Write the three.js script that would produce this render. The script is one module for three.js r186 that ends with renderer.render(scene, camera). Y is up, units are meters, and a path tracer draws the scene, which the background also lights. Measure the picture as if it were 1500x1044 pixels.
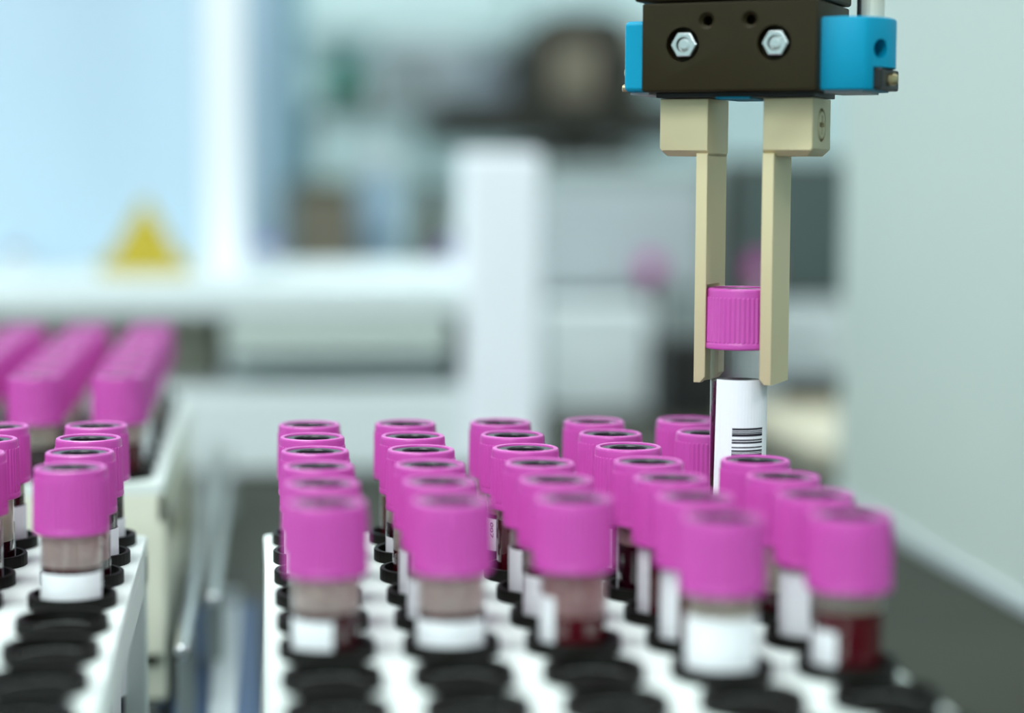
import * as THREE from 'three';
import { RoundedBoxGeometry } from 'three/addons/geometries/RoundedBoxGeometry.js';
import { mergeGeometries, toCreasedNormals, mergeVertices } from 'three/addons/utils/BufferGeometryUtils.js';
import { RectAreaLightUniformsLib } from 'three/addons/lights/RectAreaLightUniformsLib.js';
import { Brush, Evaluator, SUBTRACTION } from 'three-bvh-csg';

// ------------------------------------------------------------------ camera, exposure, room light
const BENCH = 0.9;                                  // height of the bench top; y below is measured from it
const scene = new THREE.Scene();
scene.background = new THREE.Color(0x000000);
const camera = new THREE.PerspectiveCamera(19.87, 1500 / 1044, 0.02, 30);
camera.position.set(-0.01328, BENCH + 0.160, 0.5066);
camera.rotation.order = 'YXZ';
camera.rotation.set(-0.09086, -0.12603, 0.00433);
camera.focus = 0.475;
camera.userData.fStop = 4.4;
scene.add(camera);
const renderer = new THREE.WebGLRenderer({ antialias: true });
renderer.toneMapping = THREE.LinearToneMapping;
renderer.toneMappingExposure = 0.9;
renderer.outputColorSpace = THREE.SRGBColorSpace;
renderer.shadowMap.enabled = true;
RectAreaLightUniformsLib.init();
const LAMP = new THREE.Color(0.93, 0.99, 1.0);     // cool white tubes
const LAMP_POWER = 11.6;
const LAMP_SPOTS = [[-1.25, -1.6, 'at the back wall, left wall side'], [-0.35, -1.6, 'at the back wall, above the back counter'], [0.9, -1.6, 'at the back wall, right wall side'],
  [-1.25, 0.15, 'beside the left wall, level with the tube racks'], [-0.45, 0.45, 'above the dark bench with the tube racks'],
  [-1.25, 1.6, 'midway to the front wall, left wall side'], [-0.35, 1.6, 'midway to the front wall, facing the tube racks'],
  [-1.25, 2.9, 'at the front wall, left wall side'], [-0.35, 2.9, 'at the front wall, middle of the room'], [1.2, 0.9, 'beside the right wall, level with the tube racks']];

// ------------------------------------------------------------------ helpers
let seed = 7;
const rnd = () => { seed = (seed * 1664525 + 1013904223) >>> 0; return seed / 4294967296; };
const taken = {};
const numbered = n => { const k = taken[n] = (taken[n] ?? -1) + 1; return k ? `${n}_${String(k).padStart(3, '0')}` : n; };
function mesh(name, geo, mat, parent) {
  const m = new THREE.Mesh(geo, mat); m.name = name; m.castShadow = m.receiveShadow = true; parent.add(m); return m;
}
function thing(name, label, category, [x, y, z] = [0, 0, 0], group, kind) {
  const o = new THREE.Group(); o.name = numbered(name); o.position.set(x, y + BENCH, z); scene.add(o);
  o.userData = { label, category }; if (group) o.userData.group = group; if (kind) o.userData.kind = kind;
  return o;
}
function structure(name, geo, mat, [x, y, z], label, category) {
  const m = mesh(name, geo, mat, scene); m.position.set(x, y, z); m.userData = { kind: 'structure', label, category }; return m;
}
// box given by its extents, with rounded edges
function box(x0, x1, y0, y1, z0, z1, r = 0.0006, seg = 2) {
  const w = x1 - x0, h = y1 - y0, d = z1 - z0;
  const g = new RoundedBoxGeometry(w, h, d, seg, Math.min(r, w / 2.1, h / 2.1, d / 2.1));
  g.translate((x0 + x1) / 2, (y0 + y1) / 2, (z0 + z1) / 2); return g;
}
const lathe = (pts, seg = 48) => toCreasedNormals(new THREE.LatheGeometry(pts.map(p => new THREE.Vector2(p[0], p[1])), seg), 0.7);
const mm = pts => pts.map(([a, b]) => [a / 1000, b / 1000]);
function rod(x0, y0, z0, x1, y1, z1, r, seg = 20) {
  const a = new THREE.Vector3(x0, y0, z0), b = new THREE.Vector3(x1, y1, z1), d = b.clone().sub(a);
  const L = d.length(), c = Math.min(r * 0.25, L / 4);
  const g = lathe([[0, 0], [r - c, 0], [r, c], [r, L - c], [r - c, L], [0, L]], seg);
  g.applyQuaternion(new THREE.Quaternion().setFromUnitVectors(new THREE.Vector3(0, 1, 0), d.normalize())); g.translate(a.x, a.y, a.z); return g;
}
const merged = list => mergeGeometries(list.map(g => { const h = g.index ? g.toNonIndexed() : g; for (const k of Object.keys(h.attributes)) if (!['position', 'normal', 'uv'].includes(k)) h.deleteAttribute(k); return h; }));

// ------------------------------------------------------------------ procedural textures and materials
function noiseTexture(size, lo, hi, octaves, s) {
  let q = s; const r = () => { q = (q * 1664525 + 1013904223) >>> 0; return q / 4294967296; };
  const acc = new Float32Array(size * size); let tot = 0;
  for (const [cells, amp] of octaves) {
    const g = Array.from({ length: cells * cells }, r); tot += amp;
    for (let y = 0; y < size; y++) for (let x = 0; x < size; x++) {
      const fx = x / size * cells, fy = y / size * cells, ix = fx | 0, iy = fy | 0, tx = fx - ix, ty = fy - iy;
      const sx = tx * tx * (3 - 2 * tx), sy = ty * ty * (3 - 2 * ty), jx = (ix + 1) % cells, jy = (iy + 1) % cells;
      const a = g[iy * cells + ix], b = g[iy * cells + jx], c = g[jy * cells + ix], d = g[jy * cells + jx];
      acc[y * size + x] += amp * ((a + (b - a) * sx) * (1 - sy) + (c + (d - c) * sx) * sy);
    }
  }
  const data = new Uint8Array(size * size * 4);
  for (let i = 0; i < size * size; i++) { const v = 255 * (lo + (hi - lo) * acc[i] / tot); data.set([v, v, v, 255], i * 4); }
  const t = new THREE.DataTexture(data, size, size); t.wrapS = t.wrapT = THREE.RepeatWrapping; t.magFilter = THREE.LinearFilter; t.minFilter = THREE.LinearMipmapLinearFilter; t.generateMipmaps = true; t.needsUpdate = true;
  return t;
}
const speckle = noiseTexture(256, 0.82, 1.0, [[16, 1], [64, 0.7], [128, 0.5]], 11); speckle.colorSpace = THREE.SRGBColorSpace;
const grain = noiseTexture(256, 0.0, 1.0, [[64, 1], [128, 1]], 23);
const S = (color, roughness = 0.5, metalness = 0, more = {}) => new THREE.MeshStandardMaterial({ color, roughness, metalness, ...more });
const P = (color, roughness, more = {}) => new THREE.MeshPhysicalMaterial({ color, roughness, ...more });
const M = {
  cap: P(0xc047a5, 0.36, { clearcoat: 0.25, clearcoatRoughness: 0.25 }),
  stopper: P(0x25222a, 0.32), stopperMatte: P(0x25222a, 0.95, { specularIntensity: 0.2 }),
  glass: P(0xffffff, 0.02, { transmission: 1, thickness: 0, ior: 1.5 }),
  blood: [P(0x3a0614, 0.15), P(0x4d0a16, 0.15), P(0x2a0412, 0.15)],
  film: [P(0xe8d4cc, 0.8, { transmission: 0.72, thickness: 0 }), P(0xc89a9a, 0.8, { transmission: 0.65, thickness: 0 }), P(0xeae4d2, 0.8, { transmission: 0.82, thickness: 0 })],
  serum: P(0xb0603c, 0.2),
  paper: S(0xf3f5f8, 0.75),
  plate: S(0xe6f0ea, 0.42, 0, { bumpMap: grain, bumpScale: 0.00002 }),
  cream: S(0xe9ecd8, 0.5),
  clip: P(0x090804, 0.5, { specularIntensity: 0.4 }),
  nickel: S(0xd8caa2, 0.48, 0.25, { bumpMap: grain, bumpScale: 0.00003 }),
  anodised: P(0x2a230f, 0.5, { specularIntensity: 0.4, bumpMap: grain, bumpScale: 0.00002 }),
  blue: P(0x0093b8, 0.45, { specularIntensity: 0.45 }),
  black: S(0x0c0d0d, 0.5),
  steel: S(0xcfd2d2, 0.25, 0.9),
  brass: S(0xc8b48a, 0.3, 0.9),
  white: S(0xe0e9ea, 0.45), brightWhite: S(0xf6f9ff, 0.45),
  paleBlue: S(0xb7cfe0, 0.55),
  paleGrey: S(0xc3cec8, 0.5),
  wall: S(0xbfd3d3, 0.8),
  ceiling: S(0xe8eceb, 0.9),
  floorVinyl: S(0x8d9794, 0.6, 0, { map: speckle }),
  bench: P(0x33352a, 0.6, { map: speckle, specularIntensity: 0.5 }),
  darkGrey: S(0x454a45, 0.45),
  midGrey: S(0x8c9694, 0.5),
  lightGrey: S(0xb3bcbf, 0.5),
  blueGrey: S(0x7fa9b8, 0.4),
  brown: S(0x847a68, 0.6),
  darkBrown: S(0x211e12, 0.6),
  olive: S(0x55543f, 0.6),
  yellow: S(0xb9a52a, 0.5),
  green: S(0x2f8f78, 0.5),
  bottleBlue: P(0xa9c6dc, 0.3),
  lilac: S(0xb3a4e0, 0.4),
  blueTray: S(0x1b3f66, 0.45), pipe: S(0xd6d2c4, 0.35, 0.3),
  beige: S(0xbdb8a4, 0.6),
  darkGlass: P(0x55625f, 0.15),
  lamp: new THREE.MeshStandardMaterial({ color: 0xffffff, emissive: LAMP, emissiveIntensity: 6, roughness: 0.6 }),
};

// ------------------------------------------------------------------ the room
const RX0 = -2.2, RX1 = 2.4, RZ0 = -2.4, RZ1 = 3.6, RH = 2.65, TH = 0.12;
{
  const bx = (w, h, d) => new THREE.BoxGeometry(w, h, d);
  const W = RX1 - RX0, Dp = RZ1 - RZ0, cx = (RX0 + RX1) / 2, cz = (RZ0 + RZ1) / 2;
  structure('floor', bx(W + 2 * TH, TH, Dp + 2 * TH), M.floorVinyl, [cx, -TH / 2, cz], 'grey vinyl laboratory floor under the benches', 'floor');
  structure('ceiling', bx(W + 2 * TH, TH, Dp + 2 * TH), M.ceiling, [cx, RH + TH / 2, cz], 'white laboratory ceiling that carries the light panels', 'ceiling');
  structure('wall_back', bx(W, RH, TH), M.wall, [cx, RH / 2, RZ0 - TH / 2], 'pale blue-grey wall behind the back counter', 'wall');
  structure('wall_front', bx(W, RH, TH), M.wall, [cx, RH / 2, RZ1 + TH / 2], 'pale blue-grey wall facing the white analyzer', 'wall');
  structure('wall_left', bx(TH, RH, Dp), M.wall, [RX0 - TH / 2, RH / 2, cz], 'pale blue-grey wall on the yellow sign side', 'wall');
  structure('wall_right', bx(TH, RH, Dp), M.wall, [RX1 + TH / 2, RH / 2, cz], 'pale blue-grey wall beyond the pale enclosure panel', 'wall');
}
for (const [x, z, where] of LAMP_SPOTS) {
  const t = thing('ceiling_light', `flat white ceiling light panel ${where}`, 'light', [x, RH - BENCH, z], 'light panels on the ceiling');
  mesh('frame', merged([box(-0.31, 0.31, -0.03, 0, -0.31, -0.295), box(-0.31, 0.31, -0.03, 0, 0.295, 0.31), box(-0.31, -0.295, -0.03, 0, -0.295, 0.295), box(0.295, 0.31, -0.03, 0, -0.295, 0.295)]), M.white, t);
  mesh('light_diffuser', box(-0.295, 0.295, -0.022, -0.006, -0.295, 0.295, 0.001), M.lamp, t);
  const l = new THREE.RectAreaLight(LAMP, LAMP_POWER, 0.58, 0.58);
  l.position.set(0, -0.032, 0); l.rotation.x = -Math.PI / 2; t.add(l);
}

// ------------------------------------------------------------------ bench, enclosure panel, white analyzer
{
  const t = thing('lab_bench', 'dark grey laboratory bench that carries the tube racks', 'bench');
  mesh('bench_top', box(-1.0, 1.1, -0.03, 0, -1.02, 0.95, 0.003), M.bench, t);
  for (let i = 0; i < 3; i++) {
    const x0 = -0.96 + i * 0.675;
    const c = mesh('base_cabinet', box(x0, x0 + 0.66, -0.84, -0.03, -0.95, 0.85, 0.003), M.lightGrey, t);
    mesh('cabinet_door', box(x0 + 0.02, x0 + 0.64, -0.82, -0.06, 0.85, 0.868, 0.003), M.white, c);
  }
  mesh('plinth', box(-0.94, 1.04, -0.9, -0.84, -0.92, 0.8, 0.002), M.black, t);
}
{
  const t = thing('enclosure_panel', 'tall pale grey-green side panel standing on the dark bench', 'panel');
  mesh('panel_sheet', box(0.265, 0.285, 0.004, 0.62, -0.44, -0.13, 0.002), M.paleGrey, t);
  mesh('foot_rail', box(0.263, 0.287, 0, 0.006, -0.442, -0.13, 0.001), M.lightGrey, t);
}
{
  const t = thing('white_analyzer', 'white analyzer housing with a broad top beam, drawer and tall post', 'analyzer');
  mesh('top_beam', box(-0.42, 0.139, 0.083, 0.101, -0.80, -0.57, 0.003), M.white, t);
  mesh('post', box(0.097, 0.139, 0, 0.170, -0.61, -0.566, 0.004), M.brightWhite, t);
  mesh('lower_panel', box(-0.42, 0.097, 0, 0.044, -0.60, -0.572, 0.003), M.white, t);
  mesh('back_panel', box(-0.42, 0.139, 0, 0.083, -0.80, -0.78, 0.002), M.lightGrey, t);
  mesh('inner_shelf', box(-0.42, 0.097, 0.036, 0.044, -0.78, -0.60, 0.001), M.lightGrey, t);
  mesh('side_panel', box(0.119, 0.139, 0, 0.083, -0.78, -0.61, 0.002), M.white, t);
  const d = mesh('drawer', box(-0.029, 0.090, 0.050, 0.074, -0.75, -0.59, 0.002), M.white, t);
  mesh('drawer_lip', box(-0.029, 0.090, 0.064, 0.081, -0.59, -0.566, 0.002), M.paleGrey, d);
  mesh('inner_block', box(-0.42, -0.035, 0.044, 0.078, -0.70, -0.64, 0.002), M.beige, t);
  mesh('rear_screen', box(-0.42, -0.040, 0.101, 0.56, -0.76, -0.745, 0.002), M.paleBlue, t);
  mesh('corner_profile', box(-0.0405, -0.0180, 0.101, 0.56, -0.66, -0.63, 0.002), M.brightWhite, t);
}

// ------------------------------------------------------------------ blood tubes
function ribbedCap(ribs, perRib) {
  // profile in mm, y = 0 at the top rim; third entry: share of the rib relief
  const prof = [[6.45, -1.6, 0], [6.45, -0.4, 0], [6.55, -0.12, 0], [6.8, 0, 0], [7.2, 0, 0], [7.5, -0.18, 0], [7.66, -0.55, 0], [7.7, -1.0, 0], [7.7, -1.85, 0], [7.68, -2.05, 0.0], [7.72, -2.2, 1], [7.86, -12.3, 1], [7.86, -12.45, 0], [7.98, -12.6, 0], [8.08, -12.9, 0], [8.08, -13.5, 0], [7.95, -13.85, 0], [7.6, -14, 0], [6.75, -14, 0], [6.7, -8, 0]];
  const n = ribs * perRib, pos = [], idx = [];
  for (const [r, y, k] of prof) for (let i = 0; i <= n; i++) {
    const a = i / n * Math.PI * 2, ph = (i % perRib) / perRib;
    const rr = (r + k * (ph < 0.5 ? 0.16 : -0.06)) / 1000;
    pos.push(Math.sin(a) * rr, y / 1000, Math.cos(a) * rr);
  }
  for (let j = 0; j + 1 < prof.length; j++) for (let i = 0; i < n; i++) {
    const a = j * (n + 1) + i, b = a + n + 1; idx.push(a, a + 1, b, a + 1, b + 1, b);
  }
  const g = new THREE.BufferGeometry(); g.setAttribute('position', new THREE.Float32BufferAttribute(pos, 3)); g.setIndex(idx);
  // make the winding face outwards
  const rev = []; for (let i = 0; i < idx.length; i += 3) rev.push(idx[i], idx[i + 2], idx[i + 1]); g.setIndex(rev);
  return toCreasedNormals(g, 0.75);
}
const CAP = ribbedCap(44, 4), CAP_FAR = ribbedCap(44, 2);
const STOPPER = lathe(mm([[6.47, -0.6], [6.1, -0.42], [5.3, -0.36], [4.7, -0.38], [4.4, -0.46], [4.25, -0.8]]).reverse(), 48);
const WELL = lathe(mm([[4.25, -0.8], [4.1, -6.0], [3.2, -7.0], [0, -7.2]]).reverse(), 40);
const TUBE_LEN = 0.0785, TR = 0.0065;
const hemi = (r, y, n = 8) => Array.from({ length: n + 1 }, (_, i) => { const a = i / n * Math.PI / 2; return [Math.sin(a) * r, y - Math.cos(a) * r]; });
const GLASS = lathe([...hemi(TR, -TUBE_LEN + TR), [TR, -0.007]], 40);
const bloodGeo = {};
function blood(level, r = TR - 0.0002) {                 // level: metres under the cap's top
  const k = `${level.toFixed(4)}_${r}`;
  return bloodGeo[k] ??= lathe([...hemi(r, -TUBE_LEN + TR), [r, -level - 0.0004], [r, -level], [r - 0.0005, -level - 0.0005], [r * 0.6, -level - 0.0008], [0, -level - 0.0009]], 40);
}
const filmGeo = {};
const film = level => filmGeo[level.toFixed(4)] ??= new THREE.CylinderGeometry(TR - 0.00025, TR - 0.00025, level - 0.012, 40, 1, true).translate(0, -(level + 0.012) / 2, 0);
function labelGeo(a0, a1, top, bottom, r = TR + 0.00006, slant = 0) {   // a bent sheet with its own thickness; angles in degrees from +z towards +x
  const n = 24, th = 0.00012, pos = [], uv = [], idx = [];
  for (const rr of [r, r + th]) for (let j = 0; j < 2; j++) for (let i = 0; i <= n; i++) {
    const a = (a0 + (a1 - a0) * i / n + (j ? slant * (1 - i / n) : 0)) * Math.PI / 180;
    pos.push(Math.sin(a) * rr, j ? -bottom : -top, Math.cos(a) * rr); uv.push(i / n, j ? 0 : 1);
  }
  const w = n + 1, o = 2 * w;
  for (let i = 0; i < n; i++) {
    idx.push(o + i, o + w + i, o + i + 1, o + i + 1, o + w + i, o + w + i + 1);
    idx.push(i, i + 1, w + i, i + 1, w + i + 1, w + i);
    idx.push(i, o + i, i + 1, i + 1, o + i, o + i + 1, w + i, w + i + 1, o + w + i, w + i + 1, o + w + i + 1, o + w + i);
  }
  idx.push(0, w, o, w, o + w, o, n, o + n, w + n, w + n, o + n, o + w + n);
  const g = new THREE.BufferGeometry(); g.setAttribute('position', new THREE.Float32BufferAttribute(pos, 3)); g.setAttribute('uv', new THREE.Float32BufferAttribute(uv, 2)); g.setIndex(idx);
  return toCreasedNormals(g, 0.6);
}
function printed(w, h, draw) {
  const c = document.createElement('canvas'); c.width = w; c.height = h; const k = c.getContext('2d');
  k.fillStyle = '#f3f5f8'; k.fillRect(0, 0, w, h); draw(k);
  const t = new THREE.CanvasTexture(c); t.colorSpace = THREE.SRGBColorSpace; return t;
}
function bloodTube(x, z, o, name = 'blood_tube') {
  const t = thing(name, o.label, 'test tube', [x, o.top ?? 0.097, z], o.group);
  mesh('cap', o.far ? CAP_FAR : CAP, M.cap, t).rotation.y = o.turn ?? rnd() * 6;
  mesh('stopper_well', WELL, M.stopperMatte, mesh('rubber_stopper', STOPPER, M.stopper, t));
  mesh('glass_tube', GLASS, M.glass, t);
  const level = o.level ?? 0.017 + rnd() * 0.008;
  mesh('blood', blood(level), M.blood[o.tone ?? Math.floor(rnd() * 3)], t);
  if (!o.clear) mesh('blood_film', film(level), M.film[o.film ?? Math.floor(rnd() * 3)], t);
  const [a0, a1, top, bottom] = o.sticker ?? [-60 + rnd() * 300, 0, 0.017 + rnd() * 0.007, 0.068];
  mesh('paper_label', labelGeo(a0, o.sticker ? a1 : a0 + 150, top, bottom, undefined, o.slant), o.paper ?? M.paper, t);
  return t;
}
const ORD = ['first', 'second', 'third', 'fourth', 'fifth', 'sixth', 'seventh', 'eighth', 'ninth', 'tenth'];
const PITCH = 0.024;
// main rack: column 0 is the one beside the steel rails, column 4 the one beside the dark bench; row 0 is next to the white analyzer
const stickerText = printed(256, 512, k => { k.fillStyle = '#23202e'; k.save(); k.translate(150, 150); k.rotate(Math.PI / 2); k.font = 'bold 84px sans-serif'; k.fillText('007', -120, 0); k.restore(); });
const SPEC = {
  '0,5': { sticker: [-110, 8, 0.0222, 0.068], level: 0.0208, tone: 0, film: 0 },
  '1,5': { sticker: [-86, 70, 0.0228, 0.068], level: 0.0215, tone: 0, film: 0 },
  '2,5': { sticker: [-140, -42, 0.0188, 0.068], level: 0.0225, tone: 1, film: 1 },
  '3,6': { sticker: [-100, 62, 0.0182, 0.068], level: 0.021, film: 2 },
  '4,6': { sticker: [-150, -34, 0.0212, 0.068], level: 0.0175, tone: 1, film: 2 },
  '3,5': { sticker: [-140, -40, 0.0142, 0.068], level: 0.019 },
  '4,5': { sticker: [-140, -20, 0.0152, 0.068], level: 0.019 },
  '3,4': { sticker: [-150, -50, 0.0145, 0.068], level: 0.016, tone: 1 },
  '3,3': { sticker: [-200, -102, 0.016, 0.068], level: 0.0182, tone: 2, film: 1 },
  '2,3': { sticker: [-120, -42, 0.0186, 0.068], level: 0.018 },
  '2,2': { sticker: [60, 200, 0.018, 0.068], level: 0.0165, tone: 1 },
  '2,1': { sticker: [-85, -42, 0.020, 0.034], level: 0.019, paper: S(0xffffff, 0.75, 0, { map: stickerText }) },
  '1,1': { sticker: [-80, 80, 0.0242, 0.068], level: 0.0208, tone: 2, film: 2 },
  '1,2': { sticker: [20, 180, 0.018, 0.068], level: 0.023, film: 2 },
  '1,3': { sticker: [-120, -52, 0.0186, 0.068], level: 0.019 },
  '1,4': { sticker: [-110, -40, 0.020, 0.068], level: 0.02 },
};
const COLUMN = ['fifth column from the dark bench', 'fourth column from the dark bench', 'third column from the dark bench', 'second column from the dark bench', 'column beside the dark bench'];
for (let c = 0; c < 5; c++) for (let r = 0; r < (c < 3 ? 6 : 7); r++) {
  if (c === 4 && r === 2) continue;                     // its tube hangs in the gripper
  bloodTube(c * PITCH, r * PITCH, { ...SPEC[`${c},${r}`], label: `purple-capped tube below the gripper, ${COLUMN[c]}, ${ORD[r]} from white analyzer`, group: 'blood tubes in the main rack' });
}
// the tube in the gripper
const TX = 0.0977, TZ = 0.048, TTOP = 0.1335;
{
  const bars = printed(512, 1024, k => {
    k.fillStyle = '#120e1e';
    const x0 = 124, x1 = 337; let y = 250;
    for (const [h, gap] of [[11, 3], [5, 3], [6, 2], [14, 15], [8, 4], [10, 17], [7, 10], [9, 3], [4, 3], [14, 8], [5, 9], [12, 6], [4, 14], [9, 5], [7, 12], [15, 8], [5, 6]]) { k.fillRect(x0, y, x1 - x0, h); y += h + gap; }
  });
  bloodTube(TX, TZ, { label: 'purple-capped blood tube with barcode label lifted between the gripper fingers', top: TTOP, level: 0.0215, clear: true, tone: 2, sticker: [-61, 100, 0.0209, 0.066], slant: -12, paper: S(0xffffff, 0.7, 0, { map: bars }) }, 'blood_tube');
}
// neighbouring rack: two columns in view
const LSPEC = { '0,3': { sticker: [-78, 72, 0.0222, 0.068], level: 0.021, tone: 0, film: 0 }, '0,0': { level: 0.017, film: 1 }, '0,1': { sticker: [30, 150, 0.0215, 0.068], level: 0.018, film: 1 }, '1,1': { level: 0.024, film: 2, sticker: [100, 220, 0.02, 0.068] } };
for (let c = 0; c < 3; c++) for (let r = 0; r < 4; r++) {
  bloodTube(-0.0525 - c * PITCH, -0.003 + r * PITCH, { ...LSPEC[`${c},${r}`], label: `purple-capped tube in half-empty side rack, ${ORD[c]} column from steel rails, ${ORD[r]} from cream rack`, group: 'blood tubes in the side rack' });
}
// full rack behind it
for (let c = 0; c < 4; c++) for (let r = 0; r < 9; r++) {
  bloodTube(-0.0525 - c * PITCH, -0.092 - r * PITCH, { far: true, top: 0.1005, label: `purple-capped tube in full cream rack, ${ORD[c]} column from steel rails, ${ORD[8 - r]} from white analyzer`, group: 'blood tubes in the full cream rack' });
}

// ------------------------------------------------------------------ racks
const CLIP = lathe(mm([[7.1, -7], [7.0, -7], [7.05, -3], [7.9, 0.6], [8.25, 2.0], [8.4, 2.75], [8.75, 2.85], [9.25, 2.75], [9.4, 2.5], [9.4, 0.05], [8.0, 0.02], [7.5, -3], [7.1, -7]]).reverse(), 40);
function tubeRack(name, label, [x, y, z], cols, rows, edge, plateMat, wallMat, closedEnd) {
  // origin: the hole of column 0, row 0 on the bench; columns run along +x, rows along +z
  const t = thing(name, label, 'tube rack', [x, 0, z]);
  const [l, r, b, f] = edge, top = 0.067 + y;
  const sh = new THREE.Shape(); const x0 = -l, x1 = (cols - 1) * PITCH + r, z0 = -b, z1 = (rows - 1) * PITCH + f, q = 0.002;
  sh.moveTo(x0 + q, -z0); sh.lineTo(x1 - q, -z0); sh.quadraticCurveTo(x1, -z0, x1, -z0 - q); sh.lineTo(x1, -z1 + q); sh.quadraticCurveTo(x1, -z1, x1 - q, -z1); sh.lineTo(x0 + q, -z1); sh.quadraticCurveTo(x0, -z1, x0, -z1 + q); sh.lineTo(x0, -z0 - q); sh.quadraticCurveTo(x0, -z0, x0 + q, -z0);
  for (let c = 0; c < cols; c++) for (let k = 0; k < rows; k++) { const p = new THREE.Path(); p.absarc(c * PITCH, -k * PITCH, 0.0081, 0, Math.PI * 2, true); sh.holes.push(p); }
  const g = new THREE.ExtrudeGeometry(sh, { depth: 0.003, bevelEnabled: true, bevelSize: 0.0005, bevelThickness: 0.0005, bevelOffset: -0.0005, bevelSegments: 2, curveSegments: 14 });
  g.rotateX(-Math.PI / 2); g.translate(0, top - 0.0035, 0);
  mesh('top_plate', g, plateMat, t);
  const low = top - 0.012;
  mesh('skirt', box(x0, x0 + 0.002, low, top - 0.0035, z0, z1, 0.0004), wallMat, t);
  mesh('skirt', box(x1 - 0.002, x1, low, top - 0.0035, z0, z1, 0.0004), wallMat, t);
  for (const [ez, s] of [[z0, 1], [z1, -1]]) mesh('end_wall', box(x0, x1, closedEnd ? 0.02 : low, top - 0.0035, Math.min(ez, ez + s * 0.003), Math.max(ez, ez + s * 0.003), 0.0004), wallMat, t);
  mesh('base_plate', box(x0 + 0.001, x1 - 0.001, 0.0115 + y, 0.0165 + y, z0 + 0.003, z1 - 0.003, 0.001), wallMat, t);
  for (const px of [x0 + 0.004, x1 - 0.004]) for (const pz of [z0 + 0.007, z1 - 0.007]) {
    const leg = mesh('leg', box(px - 0.004, px + 0.004, 0.006, top - 0.0035, pz - 0.004, pz + 0.004, 0.0008), wallMat, t);
    mesh('foot', rod(px, 0, pz, px, 0.006, pz, 0.0036), M.steel, leg);
  }
  for (let c = 0; c < cols; c++) for (let k = 0; k < rows; k++) { const m = mesh('tube_clip', CLIP, M.clip, t); m.position.set(c * PITCH, top, k * PITCH); }
  return t;
}
tubeRack('tube_rack', 'white tube rack with black clips under the gripper, between rails and bench', [0, 0, 0], 5, 10, [0.0115, 0.0105, 0.0130, 0.012], M.plate, M.plate, false);
tubeRack('tube_rack', 'white half-empty tube rack with black clips beside the steel rails', [-0.0525 - 4 * PITCH, 0, -0.003], 5, 10, [0.0115, 0.0115, 0.0117, 0.012], M.plate, M.plate, false);
tubeRack('tube_rack', 'full cream tube rack between the half-empty rack and white analyzer', [-0.0525 - 4 * PITCH, 0.0035, -0.092 - 8 * PITCH], 5, 9, [0.0125, 0.0128, 0.012, 0.0115], M.plate, M.cream, true);

// rails, tray between the racks
for (const [x, y, z1, l] of [[-0.0335, 0.030, -0.039, 'steel guide rail in the gap, next to the half-empty rack'], [-0.0268, 0.028, -0.115, 'shorter steel guide rail in the gap, towards the main rack']]) {
  const t = thing('guide_rail', l, 'rail', [x, 0, 0]);
  mesh('rail_rod', rod(0, y, -0.46, 0, y, z1, 0.0022), M.steel, t);
  for (const z of [-0.44, z1 - 0.03]) mesh('bracket', box(-0.0025, 0.0025, 0, y - 0.001, z - 0.004, z + 0.004), M.midGrey, t);
}
{
  const t = thing('blue_tray', 'blue plastic tray lying on bench between the racks', 'tray', [0, 0, 0]);
  mesh('tray_floor', box(-0.0375, -0.0125, 0, 0.002, -0.235, 0.2), M.blueTray, t);
  mesh('tray_rim', merged([box(-0.0375, -0.0365, 0, 0.005, -0.235, 0.2), box(-0.0135, -0.0125, 0, 0.005, -0.235, 0.2)]), M.blueTray, t);
  const s = thing('steel_strip', 'narrow grey metal strip lying in the blue tray', 'strip', [0, 0.002, 0]);
  mesh('strip_bar', box(-0.0275, -0.0195, 0, 0.0015, -0.232, 0.18), M.lightGrey, s);
  mesh('strip_end', box(-0.0275, -0.0195, 0.0015, 0.006, -0.232, -0.228), M.lightGrey, s);
}

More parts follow.
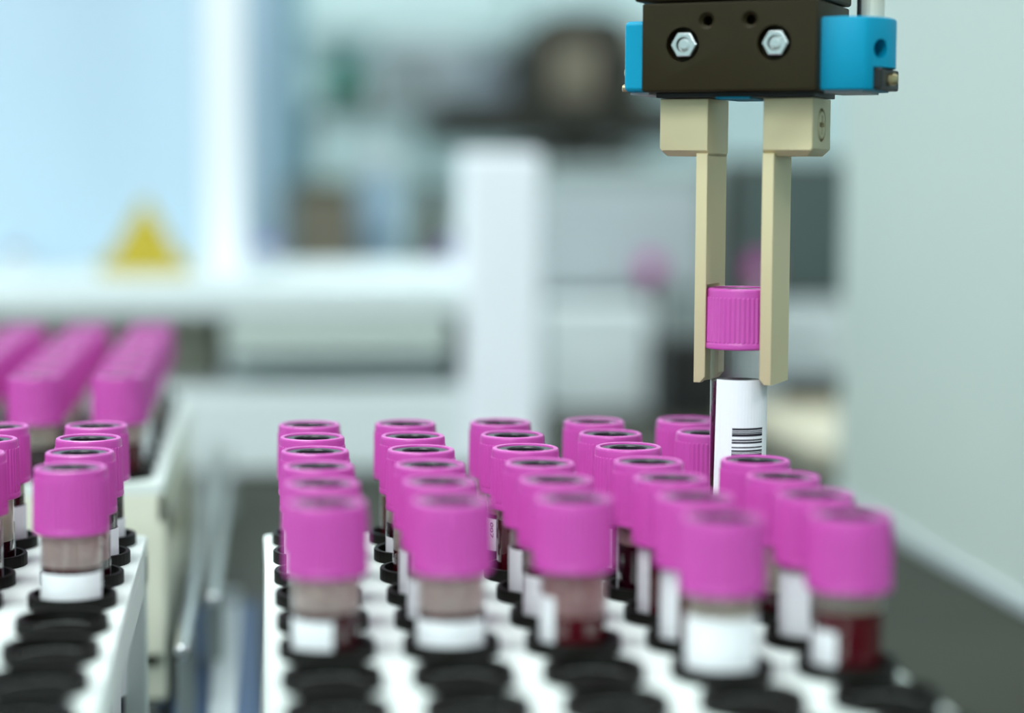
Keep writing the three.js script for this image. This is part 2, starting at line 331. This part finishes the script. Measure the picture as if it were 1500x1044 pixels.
// ------------------------------------------------------------------ robot gripper (x: jaw travel, z: its front, y from the bench)
{
  const t = thing('robot_gripper', 'black and blue robot gripper with two beige metal fingers holding a tube', 'gripper', [TX, 0, TZ]);
  t.rotation.y = -Math.PI / 6;
  const ev = new Evaluator(); ev.useGroups = false; ev.attributes = ['position', 'normal'];
  const prep = g => { const h = g.index ? g.clone() : mergeVertices(g); for (const k of Object.keys(h.attributes)) if (!['position', 'normal'].includes(k)) h.deleteAttribute(k); return h; };
  const cut = (g, ...tools) => { let a = new Brush(prep(g)); a.updateMatrixWorld(); for (const q of tools) { const b = new Brush(prep(q)); b.updateMatrixWorld(); a = ev.evaluate(a, b, SUBTRACTION); } return toCreasedNormals(a.geometry, 0.5); };
  const cyl = (x, y, z, r, L, axis = 'z', seg = 32) => { const g = new THREE.CylinderGeometry(r, r, L, seg); if (axis === 'z') g.rotateX(Math.PI / 2); if (axis === 'x') g.rotateZ(Math.PI / 2); g.translate(x, y, z); return g; };
  // body with counterbores and tapped holes
  const F = 0.012;
  const body = cut(box(-0.0203, 0.0203, 0.178, 0.1978, -0.0175, F, 0.0005), cyl(-0.0106, 0.1885, F, 0.0039, 0.007), cyl(0.0106, 0.1885, F, 0.0039, 0.007), cyl(-0.0050, 0.1937, F, 0.0019, 0.014), cyl(0.0050, 0.1937, F, 0.0019, 0.014));
  const b = mesh('gripper_body', body, M.anodised, t);
  for (const sx of [-1, 1]) {
    const hole = lathe(mm([[1.15, -3.2], [1.15, -0.8], [1.9, -0.05], [1.9, -3.2]]), 28); hole.rotateX(Math.PI / 2); hole.translate(sx * 0.005, 0.1937, F - 0.0001);
    mesh('tapped_hole', hole, M.anodised, b);
    const hex = new THREE.ExtrudeGeometry(new THREE.Shape(Array.from({ length: 6 }, (_, i) => new THREE.Vector2(Math.cos(i * Math.PI / 3) * 0.0031, Math.sin(i * Math.PI / 3) * 0.0031))), { depth: 0.0022, bevelEnabled: true, bevelSize: 0.0005, bevelThickness: 0.0004, bevelOffset: -0.0005, bevelSegments: 3 });
    const ring = cut(hex, cyl(0, 0, 0.002, 0.0017, 0.01)); ring.translate(sx * 0.0106, 0.1885, F - 0.0031);
    const nut = mesh('hex_nut', ring, M.steel, t);
    const stud = lathe(mm([[0, 0.5], [0.9, 0.35], [1.5, 0], [1.55, -3]]).reverse(), 24); stud.rotateX(Math.PI / 2); stud.translate(sx * 0.0106, 0.1885, F - 0.0012);
    mesh('stud_end', stud, M.steel, nut);
  }
  // plate and arm above
  mesh('adapter_plate', box(-0.0222, 0.0205, 0.1982, 0.2075, -0.0190, 0.0123, 0.0008), M.anodised, t);
  mesh('arm_column', box(-0.017, 0.017, 0.2075, 0.300, -0.016, 0.010, 0.0015), M.darkGrey, t);
  // blue end caps
  const plan = new THREE.Shape(); plan.moveTo(0.0203, 0.0085); plan.lineTo(0.0250, 0.0088);
  for (let i = 0; i <= 24; i++) { const a = Math.PI / 2 - i / 24 * Math.PI; plan.lineTo(0.0250 + Math.cos(a) * 0.0092, -0.0030 + Math.sin(a) * 0.0118); }
  plan.lineTo(0.0203, -0.0145); plan.closePath();
  const bulletRaw = new THREE.ExtrudeGeometry(plan, { depth: 0.0149, bevelEnabled: true, bevelSize: 0.0006, bevelThickness: 0.0006, bevelOffset: -0.0006, bevelSegments: 3, curveSegments: 4 });
  bulletRaw.rotateX(-Math.PI / 2); bulletRaw.scale(1, 1, -1); bulletRaw.translate(0, 0.1787, 0);
  { const ix = bulletRaw.index; const p = bulletRaw.attributes; if (!ix) for (const k of ['position', 'normal', 'uv']) { const a = p[k], n = a.itemSize; for (let i = 0; i < a.count; i += 3) for (let j = 0; j < n; j++) { const q = a.array[(i + 1) * n + j]; a.array[(i + 1) * n + j] = a.array[(i + 2) * n + j]; a.array[(i + 2) * n + j] = q; } } bulletRaw.computeVertexNormals(); }
  const side = cyl(0.0325, 0.1872, 0.0036, 0.0022, 0.012, 'x'); 
  { side.translate(-0.0325, -0.1872, -0.0036); side.rotateY(-0.62); side.translate(0.0325, 0.1872, 0.0036); }
  const bullet = cut(bulletRaw, side, new THREE.BoxGeometry(0.012, 0.0075, 0.03).translate(0.0372, 0.1795, -0.0085));
  const bc = mesh('end_cap', bullet, M.blue, t);
  mesh('sensor_block', box(0.0262, 0.0331, 0.1784, 0.1831, -0.0130, 0.0045, 0.0005), M.black, bc);
  mesh('clamp_screw', cut(lathe(mm([[0, 1.6], [1.0, 1.4], [1.5, 0.7], [1.5, -1], [0, -1]]).reverse(), 20), box(-0.002, 0.002, 0.0009, 0.003, -0.0003, 0.0003, 0.00005)).rotateZ(-Math.PI / 2).translate(0.0335, 0.1808, -0.003), M.brass, bc);
  mesh('end_cap', box(-0.0256, -0.0203, 0.1781, 0.1942, -0.0145, 0.0092, 0.0012, 3), M.blue, t);
  mesh('clamp_screw', merged([rod(-0.0256, 0.1828, 0.0035, -0.0272, 0.1828, 0.0035, 0.0011), rod(-0.0256, 0.1792, 0.0040, -0.0276, 0.1792, 0.0040, 0.0009), box(-0.0268, -0.0256, 0.1788, 0.1832, 0.0022, 0.0048, 0.0003)]), M.brass, t);
  mesh('air_pipe', rod(0.0285, 0.190, -0.0055, 0.0285, 0.300, -0.0055, 0.0026), M.pipe, t);
  mesh('sensor_cable', rod(0.0243, 0.193, -0.010, 0.0243, 0.300, -0.010, 0.0005, 10), M.black, t);
  // underside: blue strip and dark guide
  mesh('jaw_guide', box(-0.0185, 0.0185, 0.1768, 0.1780, -0.0125, 0.0070, 0.0002), M.black, t);
  mesh('blue_seal', box(-0.0040, 0.0040, 0.1764, 0.1769, -0.0100, 0.0078, 0.0001), M.blue, t);
  mesh('cover_strip', box(0.0205, 0.0290, 0.1776, 0.1782, -0.011, 0.006, 0.0001), M.lightGrey, t);
  mesh('cover_strip', box(-0.0250, -0.0205, 0.1776, 0.1782, -0.011, 0.006, 0.0001), M.lightGrey, t);
  // jaws
  for (const s of [-1, 1]) {
    const sh = new THREE.Shape([[6.4, 176.6], [17.9, 176.6], [17.9, 165.3], [16.4, 163.6], [6.4, 163.6]].map(([a, c]) => new THREE.Vector2(a / 1000, c / 1000)));
    let g = new THREE.ExtrudeGeometry(sh, { depth: 0.0158, bevelEnabled: true, bevelSize: 0.0003, bevelThickness: 0.0003, bevelOffset: -0.0003, bevelSegments: 2 });
    g.translate(0, 0, -0.0109);
    // front and back lower chamfers, screw seat
    const wedge = z => { const w = new THREE.BoxGeometry(0.03, 0.003, 0.003); w.rotateX(Math.PI / 4); w.translate(0.011, 0.1632, z); return w; };
    g = cut(g, wedge(0.0055), wedge(-0.0116), cyl(0.0179, 0.1707, -0.0028, 0.0038, 0.0024, 'x'));
    const f = new THREE.Shape([[6.4, 113.0], [7.6, 111.6], [9.2, 111.6], [9.2, 164.2], [6.4, 164.2]].map(([a, c]) => new THREE.Vector2(a / 1000, c / 1000)));
    let fg = new THREE.ExtrudeGeometry(f, { depth: 0.0146, bevelEnabled: true, bevelSize: 0.0003, bevelThickness: 0.0003, bevelOffset: -0.0003, bevelSegments: 3 });
    fg.translate(0, 0, -0.0095);
    fg = cut(fg, cyl(0, 0.120, 0, 0.00815, 0.0284, 'y', 48));
    const flip = q => { if (s < 0) { q.rotateY(Math.PI); q.translate(0, 0, -0.0055); } return q; };
    const finger = mesh('jaw_block', flip(g), M.nickel, t);
    if (s < 0) { fg.scale(-1, 1, 1); const a = fg.attributes.position.array; for (let i = 0; i < a.length; i += 9) for (let j = 0; j < 3; j++) { const q = a[i + 3 + j]; a[i + 3 + j] = a[i + 6 + j]; a[i + 6 + j] = q; } fg.deleteAttribute('normal'); fg = toCreasedNormals(fg, 0.5); }
    mesh('finger', fg, M.nickel, t);
    const head = cut(lathe(mm([[0, 0.9], [3.0, 0.9], [3.3, 0.6], [3.3, 0]]).reverse(), 32), box(-0.0022, 0.0022, 0.0001, 0.002, -0.0005, 0.0005, 0.00005), box(-0.0005, 0.0005, 0.0001, 0.002, -0.0022, 0.0022, 0.00005));
    head.rotateX(Math.PI / 2 * 0); head.rotateZ(-Math.PI / 2); head.translate(0.0171, 0.1707, -0.0028);
    mesh('cross_screw', flip(head), M.nickel, finger);
  }
}

// ------------------------------------------------------------------ things on and behind the analyzer
{
  const t = thing('warning_sign', 'yellow triangular sign standing on the white analyzer beam', 'sign', [-0.075, 0.101, -0.67]);
  const tri = k => { const s = new THREE.Shape(); s.moveTo(-0.022 * k, 0); s.lineTo(0.022 * k, 0); s.lineTo(0.0, 0.038 * k); s.closePath(); return s; };
  const g = new THREE.ExtrudeGeometry(tri(1), { depth: 0.002, bevelEnabled: true, bevelSize: 0.0008, bevelThickness: 0.0006, bevelSegments: 2 }); g.translate(0, 0.005, 0);
  mesh('sign_plate', g, M.yellow, t);
  mesh('stand', box(-0.026, 0.026, 0, 0.009, -0.008, 0.010, 0.001), M.yellow, t);
}
function vial(name, label, pos, mat, h = 0.02, r = 0.006) {
  const t = thing(name, label, 'vial', pos);
  mesh('vial_body', lathe([[0, 0], [r, 0], [r, h * 0.6], [r * 0.8, h * 0.68], [0, h * 0.68]]), M.white, t);
  mesh('vial_cap', lathe([[r * 0.8, h * 0.66], [r * 1.05, h * 0.68], [r * 1.05, h], [0, h]]), mat, t);
}
vial('sample_vial', 'small lilac-capped vial on white beam beside the white corner profile', [-0.007, 0.101, -0.70], M.lilac, 0.018, 0.007);
vial('sample_vial', 'small mauve-capped vial on white beam far from the yellow sign', [-0.150, 0.101, -0.70], S(0x9c8f9c, 0.5), 0.014, 0.006);

{ // back counter with its shelf
  const t = thing('back_counter', 'pale counter along the wall behind the white analyzer', 'counter');
  mesh('counter_top', box(-1.4, 1.6, -0.03, 0.0, -2.1, -1.2, 0.003), M.lightGrey, t);
  mesh('counter_front', box(-1.4, 1.6, -0.9, -0.03, -2.05, -1.25, 0.003), M.white, t);
}
{
  const t = thing('counter_shelf', 'dark shelf on grey uprights over the back counter', 'shelf', [0, 0, -1.55]);
  mesh('shelf_board', box(0.160, 0.40, 0.188, 0.226, -0.14, 0.15, 0.002), M.darkBrown, t);
  mesh('shelf_board', box(0.036, 0.160, 0.212, 0.226, -0.14, 0.02, 0.002), M.midGrey, t);
  for (const x of [0.045, 0.385]) mesh('upright', box(x - 0.006, x + 0.006, 0, x < 0.1 ? 0.212 : 0.188, -0.13, -0.11, 0.001), M.midGrey, t);
}
{
  const t = thing('glass_cabinet', 'tall blue-grey cabinet on the counter behind the white corner profile', 'cabinet', [0, 0, -1.43]);
  mesh('cabinet_body', box(-0.13, 0.030, 0, 0.55, -0.12, 0.10, 0.003), M.blueGrey, t);
  mesh('cabinet_door', box(-0.10, 0.010, 0.02, 0.53, 0.10, 0.108, 0.002), M.paleBlue, t);
  mesh('door_handle', rod(-0.09, 0.2, 0.118, -0.09, 0.3, 0.118, 0.004), M.steel, t);
}
function carton(name, label, category, pos, w, h, d, mat, lidMat, lidH = 0.012) {
  const t = thing(name, label, category, pos);
  mesh('box_body', box(-w / 2, w / 2, 0, h, -d / 2, d / 2, 0.002), mat, t);
  mesh('lid', box(-w / 2 - 0.001, w / 2 + 0.001, h, h + lidH, -d / 2 - 0.001, d / 2 + 0.001, 0.002), lidMat, t);
  return t;
}
carton('storage_box', 'brown storage box with dark lid on the back counter', 'box', [0.046, 0, -1.28], 0.056, 0.140, 0.06, M.brown, M.olive);
function bottle(name, label, pos, r, h, mat, capMat, neck = 0.45) {
  const t = thing(name, label, 'bottle', pos);
  mesh('bottle_body', lathe([[0, 0], [r * 0.95, 0], [r, r * 0.06], [r, h * 0.66], [r * 0.86, h * 0.74], [r * neck, h * 0.82], [r * neck, h * 0.88], [0, h * 0.88]]), mat, t);
  mesh('bottle_cap', lathe([[r * neck, h * 0.86], [r * neck * 1.25, h * 0.865], [r * neck * 1.25, h * 0.99], [r * neck * 1.1, h], [0, h]]), capMat, t);
}
bottle('reagent_bottle', 'pale blue reagent bottle with white cap beside brown storage box', [0.100, 0, -1.36], 0.021, 0.184, M.bottleBlue, M.white, 0.7);
bottle('reagent_bottle', 'dark olive reagent bottle between pale blue bottle and white post', [0.144, 0, -1.31], 0.018, 0.152, M.olive, M.darkBrown, 0.6);
vial('sample_vial', 'lilac-capped vial in front of the dark olive bottle', [0.152, 0, -1.24], M.lilac, 0.098, 0.009);
bottle('reagent_bottle', 'green reagent bottle at the grey end of the shelf', [0.072, 0.226, -1.55], 0.017, 0.045, M.green, M.green, 0.6);
bottle('reagent_bottle', 'squat brown reagent bottle on the shelf beside the green bottle', [0.098, 0.226, -1.545], 0.008, 0.024, M.olive, M.brown, 0.6);
{
  const t = carton('instrument_box', 'light grey instrument box with rounded cover on the dark shelf', 'box', [0.158, 0.226, -1.61], 0.090, 0.058, 0.08, M.lightGrey, M.white, 0.01);
  mesh('front_window', box(-0.025, 0.005, 0.012, 0.042, 0.04, 0.042, 0.0008), M.midGrey, t);
}
{
  const t = carton('grey_device', 'small blue-grey device with dark knob on the dark shelf', 'device', [0.229, 0.226, -1.54], 0.046, 0.05, 0.06, S(0x98a3ac, 0.5), M.lightGrey, 0.008);
  mesh('knob', rod(-0.004, 0.04, 0.03, -0.004, 0.04, 0.038, 0.009), M.darkGrey, t);
}
{
  const t = thing('dark_instrument', 'dark rounded bench instrument with grey front at the shelf end', 'instrument', [0.292, 0.226, -1.46]);
  const s = new THREE.Shape(); s.moveTo(-0.056, 0); s.lineTo(0.056, 0); s.lineTo(0.056, 0.060); s.quadraticCurveTo(0.052, 0.084, 0.026, 0.086); s.lineTo(-0.016, 0.086); s.quadraticCurveTo(-0.052, 0.080, -0.056, 0.03); s.closePath();
  const g = new THREE.ExtrudeGeometry(s, { depth: 0.08, bevelEnabled: true, bevelSize: 0.003, bevelThickness: 0.003, bevelOffset: -0.003, bevelSegments: 3 }); g.translate(0, 0, -0.04);
  mesh('instrument_shell', g, M.darkBrown, t);
  mesh('front_panel', box(-0.026, 0.022, 0.002, 0.056, 0.043, 0.048, 0.004), M.brown, t);
  mesh('side_handle', rod(0.048, 0.01, 0.052, 0.048, 0.05, 0.052, 0.012), M.black, t);
}
{
  const t = thing('hanging_instrument', 'grey box under the shelf with dark lower edge above white post', 'instrument', [0.30, 0.100, -1.50]);
  mesh('instrument_shell', box(-0.055, 0.06, -0.1, 0.084, -0.05, 0.05, 0.006), S(0x8f8f86, 0.6), t);
  mesh('dark_edge', box(-0.03, 0.02, 0.070, 0.086, 0.05, 0.056, 0.001), M.darkBrown, t);
}
bottle('reagent_bottle', 'cream reagent bottle on the shelf beside the dark rounded instrument', [0.362, 0.226, -1.50], 0.014, 0.075, M.beige, M.beige, 0.6);
{
  const t = thing('wall_cupboard', 'white wall cupboard above the back counter', 'cupboard', [0, 0, RZ0]);
  mesh('cupboard_body', box(0.06, 0.62, 0.335, 0.95, 0.0, 0.12, 0.003), S(0xb2c6c6, 0.5), t);
  for (let i = 0; i < 2; i++) mesh('cupboard_door', box(0.065 + i * 0.28, 0.335 + i * 0.28, 0.345, 0.945, 0.12, 0.136, 0.002), S(0xb8cccc, 0.5), t);
}

// to the right behind the gripper
{
  const t = thing('pale_instrument', 'large pale grey instrument housing behind the white post', 'instrument', [0, 0, -0.98]);
  mesh('housing', box(0.17, 0.318, 0, 0.165, -0.03, 0.06, 0.006), S(0x93a09e, 0.5), t);
  mesh('front_cover', box(0.185, 0.305, 0.075, 0.150, 0.06, 0.066, 0.003), M.lightGrey, t);
}
carton('white_carton', 'white carton on the bench in front of pale grey instrument', 'carton', [0.218, 0, -0.86], 0.066, 0.060, 0.05, M.white, M.white, 0.01);
carton('black_case', 'black case on the bench beside the white carton', 'case', [0.268, 0, -0.80], 0.042, 0.045, 0.05, M.black, M.black, 0.008);
for (const [x, z, l] of [[0.262, -0.895, 'purple-capped tube standing in front of the pale grey instrument'], [0.333, -0.862, 'purple-capped tube standing in front of the dark grey cabinet']]) {
  bloodTube(x, z, { far: true, top: 0.1015, label: l });
  const h = thing('tube_holder', l.replace('purple-capped tube standing', 'small grey holder carrying one tube'), 'holder', [x, 0, z]);
  mesh('holder_block', lathe(mm([[0, 0], [12, 0], [12, 22], [11, 23]])), M.lightGrey, h);
  mesh('holder_sleeve', lathe(mm([[11, 23], [8, 24], [7.5, 42], [6.8, 42], [6.8, 23]])), M.lightGrey, h);
}
{
  const t = thing('dark_cabinet', 'dark grey cabinet with glass front and light drawer behind the gripper', 'cabinet', [0.376, 0, -0.95]);
  mesh('cabinet_body', box(-0.054, 0.050, 0, 0.170, -0.06, 0.04, 0.002), M.darkGrey, t);
  mesh('glass_front', box(-0.046, 0.042, 0.075, 0.162, 0.04, 0.044, 0.001), M.darkGlass, t);
  const d = mesh('drawer', box(-0.044, 0.040, 0.016, 0.068, 0.04, 0.050, 0.002), M.white, t);
  mesh('drawer_handle', rod(-0.012, 0.045, 0.056, 0.010, 0.045, 0.056, 0.003), M.steel, d);
  mesh('plinth', box(-0.054, 0.050, 0, 0.013, 0.04, 0.052, 0.001), M.black, t);
}
{
  const t = thing('beige_tray', 'low beige tray on the bench in front of the dark cabinet', 'tray', [0.325, 0, -0.66]);
  mesh('tray_floor', box(-0.035, 0.05, 0, 0.006, -0.12, 0.10, 0.002), M.beige, t);
  mesh('tray_rim', merged([box(-0.035, 0.05, 0.005, 0.011, -0.12, -0.116), box(-0.035, 0.05, 0.005, 0.011, 0.096, 0.10), box(-0.035, -0.031, 0.005, 0.011, -0.116, 0.096), box(0.046, 0.05, 0.005, 0.011, -0.116, 0.096)]), M.beige, t);
}

renderer.render(scene, camera);
